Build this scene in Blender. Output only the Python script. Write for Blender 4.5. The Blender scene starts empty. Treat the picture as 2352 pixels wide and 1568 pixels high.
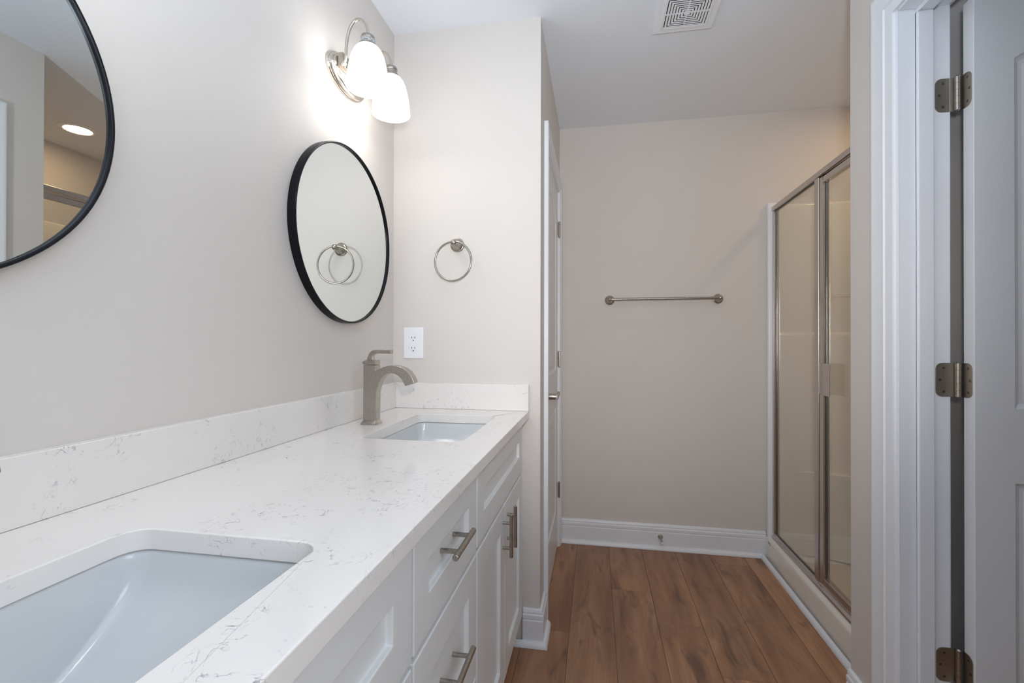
import bpy, bmesh, math, random
from mathutils import Vector, Matrix
from mathutils.geometry import tessellate_polygon

random.seed(7)
S = bpy.context.scene
C = S.collection
PI = math.pi

# ------------------------------------------------------------------ camera
cam_d = bpy.data.cameras.new('camera')
cam_d.sensor_width = 36.0
cam_d.lens = 36.0 * 1060.95 / 2352.0
cam_d.clip_start = 0.02
cam = bpy.data.objects.new('camera', cam_d)
C.objects.link(cam)
R = Vector((0.98404535, 0.17790878, 0.0017957))
U = Vector((-0.00098562, -0.00464159, 0.99998874))
F = Vector((-0.17791511, 0.98403604, 0.00439219))
m = Matrix((R, U, -F)).transposed().to_4x4()
m.translation = Vector((0.8199, -1.7864, 1.1673))
cam.matrix_world = m
S.camera = cam

# ------------------------------------------------------------------ exposure, world, lights
S.view_settings.view_transform = 'Standard'
S.view_settings.look = 'None'
S.view_settings.gamma = 1.0
S.view_settings.use_curve_mapping = False
S.view_settings.exposure = 0.10
S.cycles.max_bounces = 12
S.cycles.diffuse_bounces = 6
S.cycles.glossy_bounces = 6
S.cycles.transparent_max_bounces = 16
S.cycles.sample_clamp_indirect = 6.0
S.cycles.use_denoising = True

world = bpy.data.worlds.new('daylight')
S.world = world
world.use_nodes = True
world.node_tree.nodes['Background'].inputs[0].default_value = (0.72, 0.85, 1.0, 1)
world.node_tree.nodes['Background'].inputs[1].default_value = 0.6


def light(name, kind, loc, power, color, rot=(0, 0, 0), **kw):
    d = bpy.data.lights.new(name, kind)
    d.energy = power
    d.color = color
    for k, v in kw.items():
        setattr(d, k, v)
    o = bpy.data.objects.new(name, d)
    o.location = loc
    o.rotation_euler = rot
    C.objects.link(o)
    return o


FLASH_W = 56.0
BOUNCE_W = 62.0
REAR_FILL_W = 0.4
SCONCE_E = 4.6
CAN_E = 54.0
SIDE_FILL_W = 11.5
# the photographer's flash, just above the lens
_d = Vector((0.94, 0.96, 1.52)) - Vector((0.875, -1.80, 1.33))
light('camera_flash', 'SPOT', (0.875, -1.80, 1.33), FLASH_W, (1.0, 0.985, 0.98), _d.to_track_quat('-Z', 'Y').to_euler(),
      shadow_soft_size=0.035, spot_size=math.radians(77), spot_blend=1.0)
# and its bounced beam, aimed at the ceiling over the camera
_d = Vector((0.0, 0.10, 1.0))
light('bounce_flash', 'SPOT', (0.875, -1.84, 1.36), BOUNCE_W, (0.70, 0.85, 1.0), _d.to_track_quat('-Z', 'Y').to_euler(),
      shadow_soft_size=0.05, spot_size=math.radians(165), spot_blend=0.8)
# added fill light, set in an unseen window behind the camera
light('rear_window_fill', 'AREA', (0.95, -2.93, 1.62), REAR_FILL_W, (0.80, 0.90, 1.0), (PI / 2, 0, 0),
      shape='RECTANGLE', size=1.15, size_y=1.15)
# added fill for the left wall and vanity, set in an unseen side window
light('side_window_fill', 'AREA', (1.66, -2.10, 1.50), SIDE_FILL_W, (0.88, 0.94, 1.0), (0, PI / 2, 0),
      shape='RECTANGLE', size=1.05, size_y=0.95)

# ------------------------------------------------------------------ materials
MATS = {}


def new_mat(name):
    mt = bpy.data.materials.new(name)
    mt.use_nodes = True
    nt = mt.node_tree
    b = nt.nodes['Principled BSDF']
    MATS[name] = mt
    return mt, nt, b


def simple(name, col, rough=0.5, metal=0.0, bump=0.0, bscale=300.0, spec=0.5, coat=0.0):
    mt, nt, b = new_mat(name)
    b.inputs['Base Color'].default_value = (*col, 1)
    b.inputs['Roughness'].default_value = rough
    b.inputs['Metallic'].default_value = metal
    b.inputs['Specular IOR Level'].default_value = spec
    if coat:
        b.inputs['Coat Weight'].default_value = coat
        b.inputs['Coat Roughness'].default_value = 0.05
    if bump:
        tc = nt.nodes.new('ShaderNodeTexCoord')
        n = nt.nodes.new('ShaderNodeTexNoise')
        n.inputs['Scale'].default_value = bscale
        n.inputs['Detail'].default_value = 3
        bp = nt.nodes.new('ShaderNodeBump')
        bp.inputs['Strength'].default_value = bump
        bp.inputs['Distance'].default_value = 0.001
        nt.links.new(tc.outputs['Object'], n.inputs['Vector'])
        nt.links.new(n.outputs['Fac'], bp.inputs['Height'])
        nt.links.new(bp.outputs['Normal'], b.inputs['Normal'])
    return mt


def srgb(r, g, b):
    f = lambda c: (c / 255 / 12.92) if c / 255 <= 0.04045 else ((c / 255 + 0.055) / 1.055) ** 2.4
    return (f(r), f(g), f(b))


simple('wall_paint', srgb(216, 210, 204.5), 0.62, bump=0.25, bscale=420)
simple('ceiling_paint', srgb(234, 237, 242), 0.8, bump=0.15, bscale=380)
simple('trim_paint', srgb(234, 236, 240), 0.32, bump=0.05, bscale=60)
simple('door_paint', srgb(228, 229, 231), 0.38, bump=0.06, bscale=90)
simple('cabinet_paint', srgb(226, 228, 229), 0.36)
simple('cabinet_inside', srgb(205, 200, 190), 0.6)
simple('porcelain', srgb(208, 211, 213), 0.13, coat=0.15)
simple('surround_acrylic', srgb(238, 232, 222), 0.16, coat=0.3)
simple('white_plastic', srgb(240, 241, 244), 0.25)
simple('slot_black', (0.012, 0.012, 0.012), 0.6)
simple('dark_gap', (0.02, 0.02, 0.02), 0.8)
simple('frame_black', (0.007, 0.007, 0.010), 0.26, spec=0.18)
simple('rubber_white', srgb(225, 222, 214), 0.6)
simple('screw_grey', (0.16, 0.15, 0.14), 0.4, 1.0)
simple('polished_nickel', (0.60, 0.56, 0.50), 0.20, 1.0)
simple('seal_dark', (0.07, 0.08, 0.075), 0.5)


def brushed(name, col, rough, stretch):
    mt, nt, b = new_mat(name)
    tc = nt.nodes.new('ShaderNodeTexCoord')
    mp = nt.nodes.new('ShaderNodeMapping')
    mp.inputs['Scale'].default_value = stretch
    n = nt.nodes.new('ShaderNodeTexNoise')
    n.inputs['Scale'].default_value = 1.0
    n.inputs['Detail'].default_value = 2
    mr = nt.nodes.new('ShaderNodeMapRange')
    mr.inputs['To Min'].default_value = rough - 0.06
    mr.inputs['To Max'].default_value = rough + 0.08
    b.inputs['Base Color'].default_value = (*col, 1)
    b.inputs['Metallic'].default_value = 1.0
    nt.links.new(tc.outputs['Object'], mp.inputs['Vector'])
    nt.links.new(mp.outputs['Vector'], n.inputs['Vector'])
    nt.links.new(n.outputs['Fac'], mr.inputs['Value'])
    nt.links.new(mr.outputs['Result'], b.inputs['Roughness'])


brushed('brushed_nickel', (0.43, 0.395, 0.35), 0.28, (400, 400, 60))
simple('shower_nickel', (0.58, 0.53, 0.50), 0.27, 1.0)
brushed('hinge_nickel', (0.42, 0.38, 0.325), 0.36, (500, 500, 500))

# mirror silver
mt, nt, b = new_mat('mirror_silver')
b.inputs['Base Color'].default_value = (0.775, 0.805, 0.795, 1)
b.inputs['Metallic'].default_value = 1.0
b.inputs['Roughness'].default_value = 0.0

# clear glass pane
mt, nt, b = new_mat('clear_glass')
nt.nodes.remove(b)
out = nt.nodes['Material Output']
tr = nt.nodes.new('ShaderNodeBsdfTransparent')
tr.inputs[0].default_value = (0.955, 0.965, 0.955, 1)
gl = nt.nodes.new('ShaderNodeBsdfGlossy')
gl.inputs['Roughness'].default_value = 0.0
fr = nt.nodes.new('ShaderNodeFresnel')
ge = nt.nodes.new('ShaderNodeNewGeometry')
io = nt.nodes.new('ShaderNodeMapRange')          # the same air-to-glass reflectance on both faces of the thin pane
io.inputs['To Min'].default_value = 1.5
io.inputs['To Max'].default_value = 1 / 1.5
nt.links.new(ge.outputs['Backfacing'], io.inputs['Value'])
nt.links.new(io.outputs['Result'], fr.inputs['IOR'])
mx = nt.nodes.new('ShaderNodeMixShader')
nt.links.new(fr.outputs[0], mx.inputs[0])
nt.links.new(tr.outputs[0], mx.inputs[1])
nt.links.new(gl.outputs[0], mx.inputs[2])
nt.links.new(mx.outputs[0], out.inputs['Surface'])


def emitter(name, col, strength):
    mt, nt, b = new_mat(name)
    b.inputs['Base Color'].default_value = (0.9, 0.9, 0.9, 1)
    b.inputs['Emission Color'].default_value = (*col, 1)
    b.inputs['Emission Strength'].default_value = strength
    b.inputs['Roughness'].default_value = 0.25


emitter('lit_shade_glass', (1.0, 0.975, 0.945), SCONCE_E)
emitter('lit_bulb', (1.0, 0.93, 0.84), SCONCE_E * 0.7)
emitter('lit_can_lens', (1.0, 0.69, 0.39), CAN_E)

# quartz
mt, nt, b = new_mat('white_quartz')
L = nt.links.new
tc = nt.nodes.new('ShaderNodeTexCoord')


def noise(nt, vec, scale, detail=2.0, rough=0.5, dist=0.0):
    n = nt.nodes.new('ShaderNodeTexNoise')
    n.inputs['Scale'].default_value = scale
    n.inputs['Detail'].default_value = detail
    n.inputs['Roughness'].default_value = rough
    n.inputs['Distortion'].default_value = dist
    nt.links.new(vec, n.inputs['Vector'])
    return n.outputs['Fac']


def maprange(nt, v, a, b_, c, d):
    r = nt.nodes.new('ShaderNodeMapRange')
    for i, x in zip(('From Min', 'From Max', 'To Min', 'To Max'), (a, b_, c, d)):
        r.inputs[i].default_value = x
    nt.links.new(v, r.inputs['Value'])
    return r.outputs['Result']


def mth(nt, op, a, b_=None, c=None):
    r = nt.nodes.new('ShaderNodeMath')
    r.operation = op
    for i, x in enumerate((a, b_, c)):
        if x is None:
            continue
        if isinstance(x, (int, float)):
            r.inputs[i].default_value = x
        else:
            nt.links.new(x, r.inputs[i])
    return r.outputs[0]


def mixcol(nt, fac, a, b_, blend='MIX'):
    r = nt.nodes.new('ShaderNodeMix')
    r.data_type = 'RGBA'
    r.blend_type = blend
    for i, x in ((0, fac), (6, a), (7, b_)):
        if isinstance(x, (int, float)):
            r.inputs[i].default_value = x
        elif isinstance(x, tuple):
            r.inputs[i].default_value = (*x, 1)
        else:
            nt.links.new(x, r.inputs[i])
    return r.outputs[2]


co = tc.outputs['Object']
v1 = noise(nt, co, 23, 3, 0.6, 1.1)
vein = maprange(nt, mth(nt, 'ABSOLUTE', mth(nt, 'SUBTRACT', v1, 0.5)), 0.0, 0.016, 1, 0)
mask = maprange(nt, noise(nt, co, 11, 2, 0.6), 0.545, 0.66, 0, 1)
brk = maprange(nt, noise(nt, co, 60, 2), 0.42, 0.6, 0, 1)
va = mth(nt, 'MULTIPLY', mth(nt, 'MULTIPLY', vein, mask), brk)
v2 = noise(nt, co, 44, 2, 0.5, 1.2)
vein2 = maprange(nt, mth(nt, 'ABSOLUTE', mth(nt, 'SUBTRACT', v2, 0.5)), 0.0, 0.02, 1, 0)
mask2 = maprange(nt, noise(nt, co, 7, 2), 0.52, 0.64, 0, 0.7)
brk2 = maprange(nt, noise(nt, co, 90, 1), 0.5, 0.62, 0, 1)
vb = mth(nt, 'MULTIPLY', mth(nt, 'MULTIPLY', vein2, mask2), brk2)
vv = mth(nt, 'MAXIMUM', va, vb)
soft = maprange(nt, noise(nt, co, 5, 3), 0.3, 0.7, 0, 0.35)
base = mixcol(nt, soft, srgb(234, 230, 226), srgb(226, 222, 219))
col = mixcol(nt, mth(nt, 'MULTIPLY', vv, 0.92), base, srgb(120, 122, 134))
L(col, b.inputs['Base Color'])
b.inputs['Roughness'].default_value = 0.14

# wood plank floor
mt, nt, b = new_mat('oak_plank')
L = nt.links.new
tc = nt.nodes.new('ShaderNodeTexCoord')
at = nt.nodes.new('ShaderNodeAttribute')
at.attribute_name = 'plank'
rnd = at.outputs['Fac']
sep = nt.nodes.new('ShaderNodeSeparateXYZ')
L(tc.outputs['Object'], sep.inputs[0])


def vec(nt, x, y, z):
    cmb = nt.nodes.new('ShaderNodeCombineXYZ')
    for i, v in enumerate((x, y, z)):
        if isinstance(v, (int, float)):
            cmb.inputs[i].default_value = v
        else:
            nt.links.new(v, cmb.inputs[i])
    return cmb.outputs[0]


X, Y = sep.outputs[0], sep.outputs[1]
zz = mth(nt, 'MULTIPLY', rnd, 37.0)
big = noise(nt, vec(nt, mth(nt, 'MULTIPLY', X, 13.0), mth(nt, 'MULTIPLY', Y, 1.7), zz), 1.0, 2, 0.5, 0.4)
ringn = noise(nt, vec(nt, mth(nt, 'MULTIPLY', X, 10.0), mth(nt, 'MULTIPLY', Y, 1.3), mth(nt, 'ADD', zz, 5.0)), 1.0, 1, 0.4, 0.3)
rings = mth(nt, 'SINE', mth(nt, 'MULTIPLY', ringn, 85.0))
rings = maprange(nt, rings, 0.2, 1.0, 0.0, 1.0)
fib = noise(nt, vec(nt, mth(nt, 'MULTIPLY', X, 260.0), mth(nt, 'MULTIPLY', Y, 9.0), zz), 1.0, 3, 0.6)
pore = maprange(nt, noise(nt, vec(nt, mth(nt, 'MULTIPLY', X, 420.0), mth(nt, 'MULTIPLY', Y, 22.0), zz), 1.0, 2), 0.60, 0.72, 0, 1)
knot = noise(nt, vec(nt, mth(nt, 'MULTIPLY', X, 16.0), mth(nt, 'MULTIPLY', Y, 4.2), mth(nt, 'ADD', zz, 11.0)), 1.0, 2, 0.6, 0.8)
kn = maprange(nt, knot, 0.56, 0.74, 0, 1)
c1 = mixcol(nt, maprange(nt, big, 0.30, 0.70, 0, 1), srgb(140, 98, 72), srgb(193, 147, 110))
c2 = mixcol(nt, mth(nt, 'MULTIPLY', rings, 0.13), c1, srgb(112, 75, 57))
c3 = mixcol(nt, maprange(nt, fib, 0.3, 0.7, 0.0, 0.40), c2, srgb(142, 98, 74))
c4 = mixcol(nt, mth(nt, 'MULTIPLY', pore, 0.22), c3, srgb(96, 67, 53))
c5 = mixcol(nt, mth(nt, 'MULTIPLY', kn, 0.70), c4, srgb(98, 72, 58))
hv = nt.nodes.new('ShaderNodeHueSaturation')
L(maprange(nt, rnd, 0, 1, 0.90, 1.08), hv.inputs['Value'])
L(c5, hv.inputs['Color'])
L(hv.outputs[0], b.inputs['Base Color'])
b.inputs['Roughness'].default_value = 0.42
bp = nt.nodes.new('ShaderNodeBump')
bp.inputs['Strength'].default_value = 0.12
bp.inputs['Distance'].default_value = 0.001
L(fib, bp.inputs['Height'])
L(bp.outputs['Normal'], b.inputs['Normal'])

# paper label with rows of unreadably small print
mt, nt, b = new_mat('printed_label')
L = nt.links.new
tc = nt.nodes.new('ShaderNodeTexCoord')
vn = nt.nodes.new('ShaderNodeTexNoise')
vn.inputs['Scale'].default_value = 520
L(tc.outputs['Object'], vn.inputs['Vector'])
sp2 = nt.nodes.new('ShaderNodeSeparateXYZ')
L(tc.outputs['Object'], sp2.inputs[0])
row = mth(nt, 'GREATER_THAN', mth(nt, 'SINE', mth(nt, 'MULTIPLY', sp2.outputs[2], 1150.0)), 0.0)
ink = mth(nt, 'MULTIPLY', row, mth(nt, 'GREATER_THAN', vn.outputs['Fac'], 0.52))
L(mixcol(nt, ink, srgb(200, 200, 200), srgb(50, 50, 52)), b.inputs['Base Color'])


# ------------------------------------------------------------------ helpers
def NB():
    return bmesh.new()


def box(bm, x0, x1, y0, y1, z0, z1):
    vs = [bm.verts.new(p) for p in ((x0, y0, z0), (x1, y0, z0), (x1, y1, z0), (x0, y1, z0),
                                    (x0, y0, z1), (x1, y0, z1), (x1, y1, z1), (x0, y1, z1))]
    for f in ((3, 2, 1, 0), (4, 5, 6, 7), (0, 1, 5, 4), (1, 2, 6, 5), (2, 3, 7, 6), (3, 0, 4, 7)):
        bm.faces.new([vs[i] for i in f])
    return bm


def frame_of(d):
    d = Vector(d).normalized()
    a = Vector((0, 0, 1)) if abs(d.z) < 0.9 else Vector((1, 0, 0))
    u = d.cross(a).normalized()
    v = d.cross(u).normalized()
    return u, v


def lathe(bm, origin, axis, prof, seg=40):
    """prof: list of (radius, height along axis)."""
    o = Vector(origin)
    ax = Vector(axis).normalized()
    u, v = frame_of(ax)
    rings = []
    for r, h in prof:
        if r < 1e-6:
            rings.append([bm.verts.new(o + ax * h)])
        else:
            rings.append([bm.verts.new(o + ax * h + (u * math.cos(2 * PI * k / seg) + v * math.sin(2 * PI * k / seg)) * r)
                          for k in range(seg)])
    for a, b_ in zip(rings, rings[1:]):
        for k in range(seg):
            k2 = (k + 1) % seg
            if len(a) == 1 and len(b_) == 1:
                continue
            if len(a) == 1:
                bm.faces.new((a[0], b_[k], b_[k2]))
            elif len(b_) == 1:
                bm.faces.new((a[k2], a[k], b_[0]))
            else:
                bm.faces.new((a[k2], a[k], b_[k], b_[k2]))
    return bm


def cyl(bm, p0, p1, r, seg=24, ch=0.0):
    p0, p1 = Vector(p0), Vector(p1)
    h = (p1 - p0).length
    pr = [(0, 0), (r - ch, 0), (r, ch), (r, h - ch), (r - ch, h), (0, h)] if ch else [(0, 0), (r, 0), (r, h), (0, h)]
    return lathe(bm, p0, p1 - p0, pr, seg)


def tube(bm, pts, r, seg=16, closed=False):
    pts = [Vector(p) for p in pts]
    n = len(pts)
    rings = []
    prev = None
    for i, p in enumerate(pts):
        if closed:
            t = pts[(i + 1) % n] - pts[i - 1]
        else:
            t = pts[min(i + 1, n - 1)] - pts[max(i - 1, 0)]
        t.normalize()
        if prev is None:
            u, v = frame_of(t)
        else:
            u = (prev - t * prev.dot(t)).normalized()
            v = t.cross(u)
        prev = u
        rr = r[i] if isinstance(r, (list, tuple)) else r
        rings.append([bm.verts.new(p + (u * math.cos(2 * PI * k / seg) + v * math.sin(2 * PI * k / seg)) * rr) for k in range(seg)])
    prs = list(zip(rings, rings[1:]))
    if closed:
        a, b_ = rings[-1], rings[0]
        best = min(range(seg), key=lambda s: (a[0].co - b_[s].co).length)
        prs.append((a, b_[best:] + b_[:best]))
    for a, b_ in prs:
        for k in range(seg):
            k2 = (k + 1) % seg
            bm.faces.new((a[k], a[k2], b_[k2], b_[k]))
    if not closed:
        bm.faces.new(rings[0][::-1])
        bm.faces.new(rings[-1])
    return bm


def prism(bm, poly, mp, t0, t1):
    """poly: 2D outline; mp(a,b,t) -> xyz."""
    lo = [bm.verts.new(mp(a, b_, t0)) for a, b_ in poly]
    hi = [bm.verts.new(mp(a, b_, t1)) for a, b_ in poly]
    n = len(poly)
    for i in range(n):
        j = (i + 1) % n
        bm.faces.new((lo[i], lo[j], hi[j], hi[i]))
    bm.faces.new(lo[::-1])
    bm.faces.new(hi)
    return bm


def rrect(a0, a1, b0, b1, r, seg=8):
    pts = []
    for cx, cy, s in ((a1 - r, b1 - r, 0), (a0 + r, b1 - r, 1), (a0 + r, b0 + r, 2), (a1 - r, b0 + r, 3)):
        for k in range(seg + 1):
            t = PI / 2 * (s + k / seg)
            pts.append((cx + r * math.cos(t), cy + r * math.sin(t)))
    return pts


def inset(poly, d):
    n = len(poly)
    res = []
    for i in range(n):
        p0, p1, p2 = Vector(poly[i - 1]), Vector(poly[i]), Vector(poly[(i + 1) % n])
        e1, e2 = (p1 - p0).normalized(), (p2 - p1).normalized()
        n1, n2 = Vector((-e1.y, e1.x)), Vector((-e2.y, e2.x))
        mm = (n1 + n2)
        mm = mm / max(0.2, mm.length_squared / 2)
        res.append(tuple(p1 + mm * d))
    return res


def sweep(bm, path, prof, mp, caps=True):
    """path: 2D polyline; prof: (offset to the left of the path, third coordinate); mitred corners."""
    n = len(path)
    rows = []
    for i in range(n):
        p = Vector(path[i])
        d1 = (p - Vector(path[i - 1])).normalized() if i else None
        d2 = (Vector(path[i + 1]) - p).normalized() if i < n - 1 else None
        if d1 is None:
            d1 = d2
        if d2 is None:
            d2 = d1
        n1, n2 = Vector((-d1.y, d1.x)), Vector((-d2.y, d2.x))
        mm = n1 + n2
        mm = mm / (mm.length_squared / 2)
        rows.append([bm.verts.new(mp(p.x + mm.x * w, p.y + mm.y * w, t)) for w, t in prof])
    k = len(prof)
    for a, b_ in zip(rows, rows[1:]):
        for i in range(k):
            j = (i + 1) % k
            bm.faces.new((a[i], a[j], b_[j], b_[i]))
    if caps:
        bm.faces.new(rows[0][::-1])
        bm.faces.new(rows[-1])
    return bm


def leaf_mesh(bm, w, h, t, panels, prof, mp, both=True):
    """Flat slab w x h x t with moulded panels on its faces.
    prof: list of (inset, depth) loops; mp(a, b, d): d=0 is the front face, +d goes into the slab."""
    outer = [(0, 0), (w, 0), (w, h), (0, h)]
    sides = []
    for side in ((0, 1) if both else (0,)):
        f = (lambda a, b_, d: mp(a, b_, d)) if side == 0 else (lambda a, b_, d: mp(a, b_, t - d))
        polys = [outer] + [p[::-1] for p in panels]
        vs = [[bm.verts.new(f(a, b_, 0)) for a, b_ in pl] for pl in polys]
        flat = [v for pl in vs for v in pl]
        for tri in tessellate_polygon([[Vector((a, b_, 0)) for a, b_ in pl] for pl in polys]):
            try:
                bm.faces.new([flat[i] for i in tri])
            except ValueError:
                pass
        sides.append(vs[0])
        for pl, v0 in zip(panels, vs[1:]):
            prev = v0[::-1]
            for ins, dep in prof:
                q = inset(pl, ins)
                cur = [bm.verts.new(f(a, b_, dep)) for a, b_ in q]
                k = len(cur)
                for i in range(k):
                    j = (i + 1) % k
                    bm.faces.new((prev[i], prev[j], cur[j], cur[i]))
                prev = cur
            bm.faces.new(prev)
    if not both:
        sides.append([bm.verts.new(mp(a, b_, t)) for a, b_ in outer])
        bm.faces.new(sides[1])
    a, b_ = sides
    for i in range(4):
        j = (i + 1) % 4
        bm.faces.new((a[i], a[j], b_[j], b_[i]))
    return bm


def loc_of(o):
    v = Vector((0, 0, 0))
    while o:
        v += o.location
        o = o.parent
    return v


def obj(name, bm, mat, parent=None, bevel=0.0, seg=2, smooth=35, origin=None):
    """Link one mesh object built in world coordinates."""
    bmesh.ops.remove_doubles(bm, verts=bm.verts, dist=1e-6)
    bmesh.ops.recalc_face_normals(bm, faces=bm.faces)
    base = loc_of(parent) if parent else Vector((0, 0, 0))
    org = Vector(origin) if origin is not None else base
    bmesh.ops.translate(bm, verts=bm.verts, vec=-org)
    me = bpy.data.meshes.new(name)
    bm.to_mesh(me)
    bm.free()
    me.materials.append(MATS[mat])
    if smooth:
        me.shade_smooth()
        me.set_sharp_from_angle(angle=math.radians(smooth))
    o = bpy.data.objects.new(name, me)
    C.objects.link(o)
    o.location = org - base
    if parent:
        o.parent = parent
    if bevel:
        md = o.modifiers.new('bevel', 'BEVEL')
        md.width = bevel
        md.segments = seg
        md.limit_method = 'ANGLE'
        md.angle_limit = math.radians(40)
        md.harden_normals = bool(smooth)
    return o


def thing(name, label, cat, loc=(0, 0, 0), group=None):
    o = bpy.data.objects.new(name, None)
    o.empty_display_size = 0.05
    C.objects.link(o)
    o.location = loc
    o['label'] = label
    o['category'] = cat
    if group:
        o['group'] = group
    return o


def tag(o, label, cat, group=None):
    o['label'] = label
    o['category'] = cat
    if group:
        o['group'] = group
    return o


def struct(name, bm, mat, bevel=0.0, label=None, cat=None, smooth=35):
    o = obj(name, bm, mat, None, bevel, smooth=smooth)
    o['kind'] = 'structure'
    if label:
        o['label'] = label
        o['category'] = cat
    return o


def struct_root(name, loc, label, cat):
    o = thing(name, label, cat, loc)
    o['kind'] = 'structure'
    return o


def dup(root, loc, label):
    r = root.copy()
    C.objects.link(r)
    r.location = loc
    r['label'] = label
    for ch in list(root.children):
        c = ch.copy()
        C.objects.link(c)
        c.parent = r
        for g in ch.children:
            d = g.copy()
            C.objects.link(d)
            d.parent = c
    return r


# ------------------------------------------------------------------ dimensions (metres)
CEIL = 2.44
XR, YB = 0.609, 0.961            # closet-door wall plane, back wall plane
XW, YC = 1.618, -0.150           # doorway wall plane, its end at the shower
XJ = 1.738                       # far face of the doorway wall
YJ = -0.385                      # hinge jamb face of the open doorway
HEAD = 2.062                     # underside of that doorway's head jamb
XA = 2.62                        # back of the shower alcove
YREAR = -2.90

# ------------------------------------------------------------------ room shell
bm = NB(); box(bm, -0.12, 0, YREAR - 0.12, 0.0, 0, CEIL)
struct('wall_left', bm, 'wall_paint', label='greige painted wall behind the double vanity', cat='wall')
bm = NB(); box(bm, -0.12, XR, 0.0, 0.12, 0, CEIL)
struct('wall_return', bm, 'wall_paint', label='short greige return wall at the end of the vanity', cat='wall')
bm = NB()
box(bm, XR - 0.12, XR, 0.12, 0.189, 0, CEIL)
box(bm, XR - 0.12, XR, 0.189, 0.884, 2.046, CEIL)
box(bm, XR - 0.12, XR, 0.884, YB, 0, CEIL)
struct('wall_closet', bm, 'wall_paint', label='narrow greige wall holding the closed closet door', cat='wall')
bm = NB(); box(bm, XR - 0.12, XA + 0.12, YB, YB + 0.12, 0, CEIL)
struct('wall_back', bm, 'wall_paint', label='far greige wall behind the towel bar', cat='wall')
bm = NB(); box(bm, XA, XA + 0.12, YC - 0.12, YB, 0, CEIL)
struct('wall_shower', bm, 'wall_paint', label='wall at the back of the shower alcove', cat='wall')
bm = NB()
box(bm, XW, XA, YC - 0.12, YC, 0, CEIL)
box(bm, XW, XJ, YJ + 0.019, YC - 0.12, 0, CEIL)
box(bm, XW, XJ, -1.18, YJ + 0.019, HEAD + 0.019, CEIL)
box(bm, XW, XJ, -1.60, -1.18, 0, CEIL)
box(bm, XW, XJ, YREAR - 0.12, -2.60, 0, CEIL)
box(bm, XW, XJ, -2.60, -1.60, 0, 0.95)
box(bm, XW, XJ, -2.60, -1.60, 2.05, CEIL)
struct('wall_right', bm, 'wall_paint', label='greige wall beside the shower with the open doorway', cat='wall')
bm = NB()
box(bm, 0, 0.36, YREAR - 0.12, YREAR, 0, CEIL)
box(bm, 1.54, XW, YREAR - 0.12, YREAR, 0, CEIL)
box(bm, 0.36, 1.54, YREAR - 0.12, YREAR, 0, 1.02)
box(bm, 0.36, 1.54, YREAR - 0.12, YREAR, 2.22, CEIL)
struct('wall_rear', bm, 'wall_paint', label='wall behind the camera with an added window', cat='wall')
bm = NB(); box(bm, -0.12, 3.4, YREAR - 0.12, YB + 0.12, CEIL, CEIL + 0.1)
struct('ceiling', bm, 'ceiling_paint', label='flat white ceiling', cat='ceiling')
# the unlit room beyond the open door
bm = NB()
box(bm, XJ, 3.3, -2.2, -2.1, 0, CEIL)
box(bm, 3.3, 3.4, -2.2, YC - 0.12, 0, CEIL)
struct('wall_beyond', bm, 'wall_paint', label='wall of the room beyond the open door', cat='wall')

# floor: planks in one structure, running towards the back wall
bm = NB()
lay = bm.faces.layers.float.new('plank_f')
joints = {-1: 0.10, 0: -0.27, 1: 0.47, 2: 0.23, 3: -0.056, 4: 0.827, 5: -0.24}
PW, PL = 0.1805, 1.22
for k in range(-6, 16):
    x0 = 0.7165 + (k) * PW
    j = joints.get(k, random.uniform(-0.6, 0.6))
    n0 = math.floor((YREAR - j) / PL)
    for q in range(n0, 5):
        y0, y1 = j + q * PL, j + (q + 1) * PL
        y0c, y1c = max(y0, YREAR - 0.1), min(y1, YB + 0.1)
        if y1c - y0c < 0.01 or x0 > 3.35:
            continue
        nf = len(bm.faces)
        g = 0.0007
        box(bm, x0 + g, x0 + PW - g, y0c + g, y1c - g, -0.012, 0.0)
        bm.faces.ensure_lookup_table()
        rv = random.random()
        for f in bm.faces[nf:]:
            f[lay] = rv
nf = len(bm.faces)
box(bm, -0.4, 3.45, YREAR - 0.12, YB + 0.12, -0.03, -0.0035)
floor = struct('floor', bm, 'oak_plank', label='brown wood-look plank floor', cat='floor', smooth=0)
me = floor.data
attr = me.attributes.new('plank', 'FLOAT', 'FACE')
src = me.attributes['plank_f']
for i in range(len(me.polygons)):
    attr.data[i].value = src.data[i].value
md = floor.modifiers.new('bevel', 'BEVEL'); md.width = 0.0008; md.segments = 1; md.limit_method = 'ANGLE'

# window behind the camera, out of view, added to feed in light
w = struct_root('fill_window_1', (0.95, YREAR, 1.02), 'unseen window added in the wall behind the camera', 'window')
bm = NB()
for a in ((0.36, 0.40, 1.02, 2.22), (1.50, 1.54, 1.02, 2.22), (0.40, 1.50, 1.02, 1.06), (0.40, 1.50, 2.18, 2.22), (0.40, 1.50, 1.60, 1.63)):
    box(bm, a[0], a[1], YREAR - 0.10, YREAR - 0.05, a[2], a[3])
obj('fill_window_frame', bm, 'trim_paint', w, 0.002)

w = struct_root('fill_window_2', (XJ, -2.10, 0.95), 'unseen window added in the right wall beside the camera', 'window')  # out-of-view window added beside the camera to carry the side fill
bm = NB()
for a in ((-2.60, -2.56, 0.95, 2.05), (-1.64, -1.60, 0.95, 2.05), (-2.56, -1.64, 0.95, 0.99), (-2.56, -1.64, 2.01, 2.05), (-2.56, -1.64, 1.485, 1.515)):
    box(bm, XJ - 0.055, XJ - 0.005, a[0], a[1], a[2], a[3])
obj('fill_window_frame', bm, 'trim_paint', w, 0.002)

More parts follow.
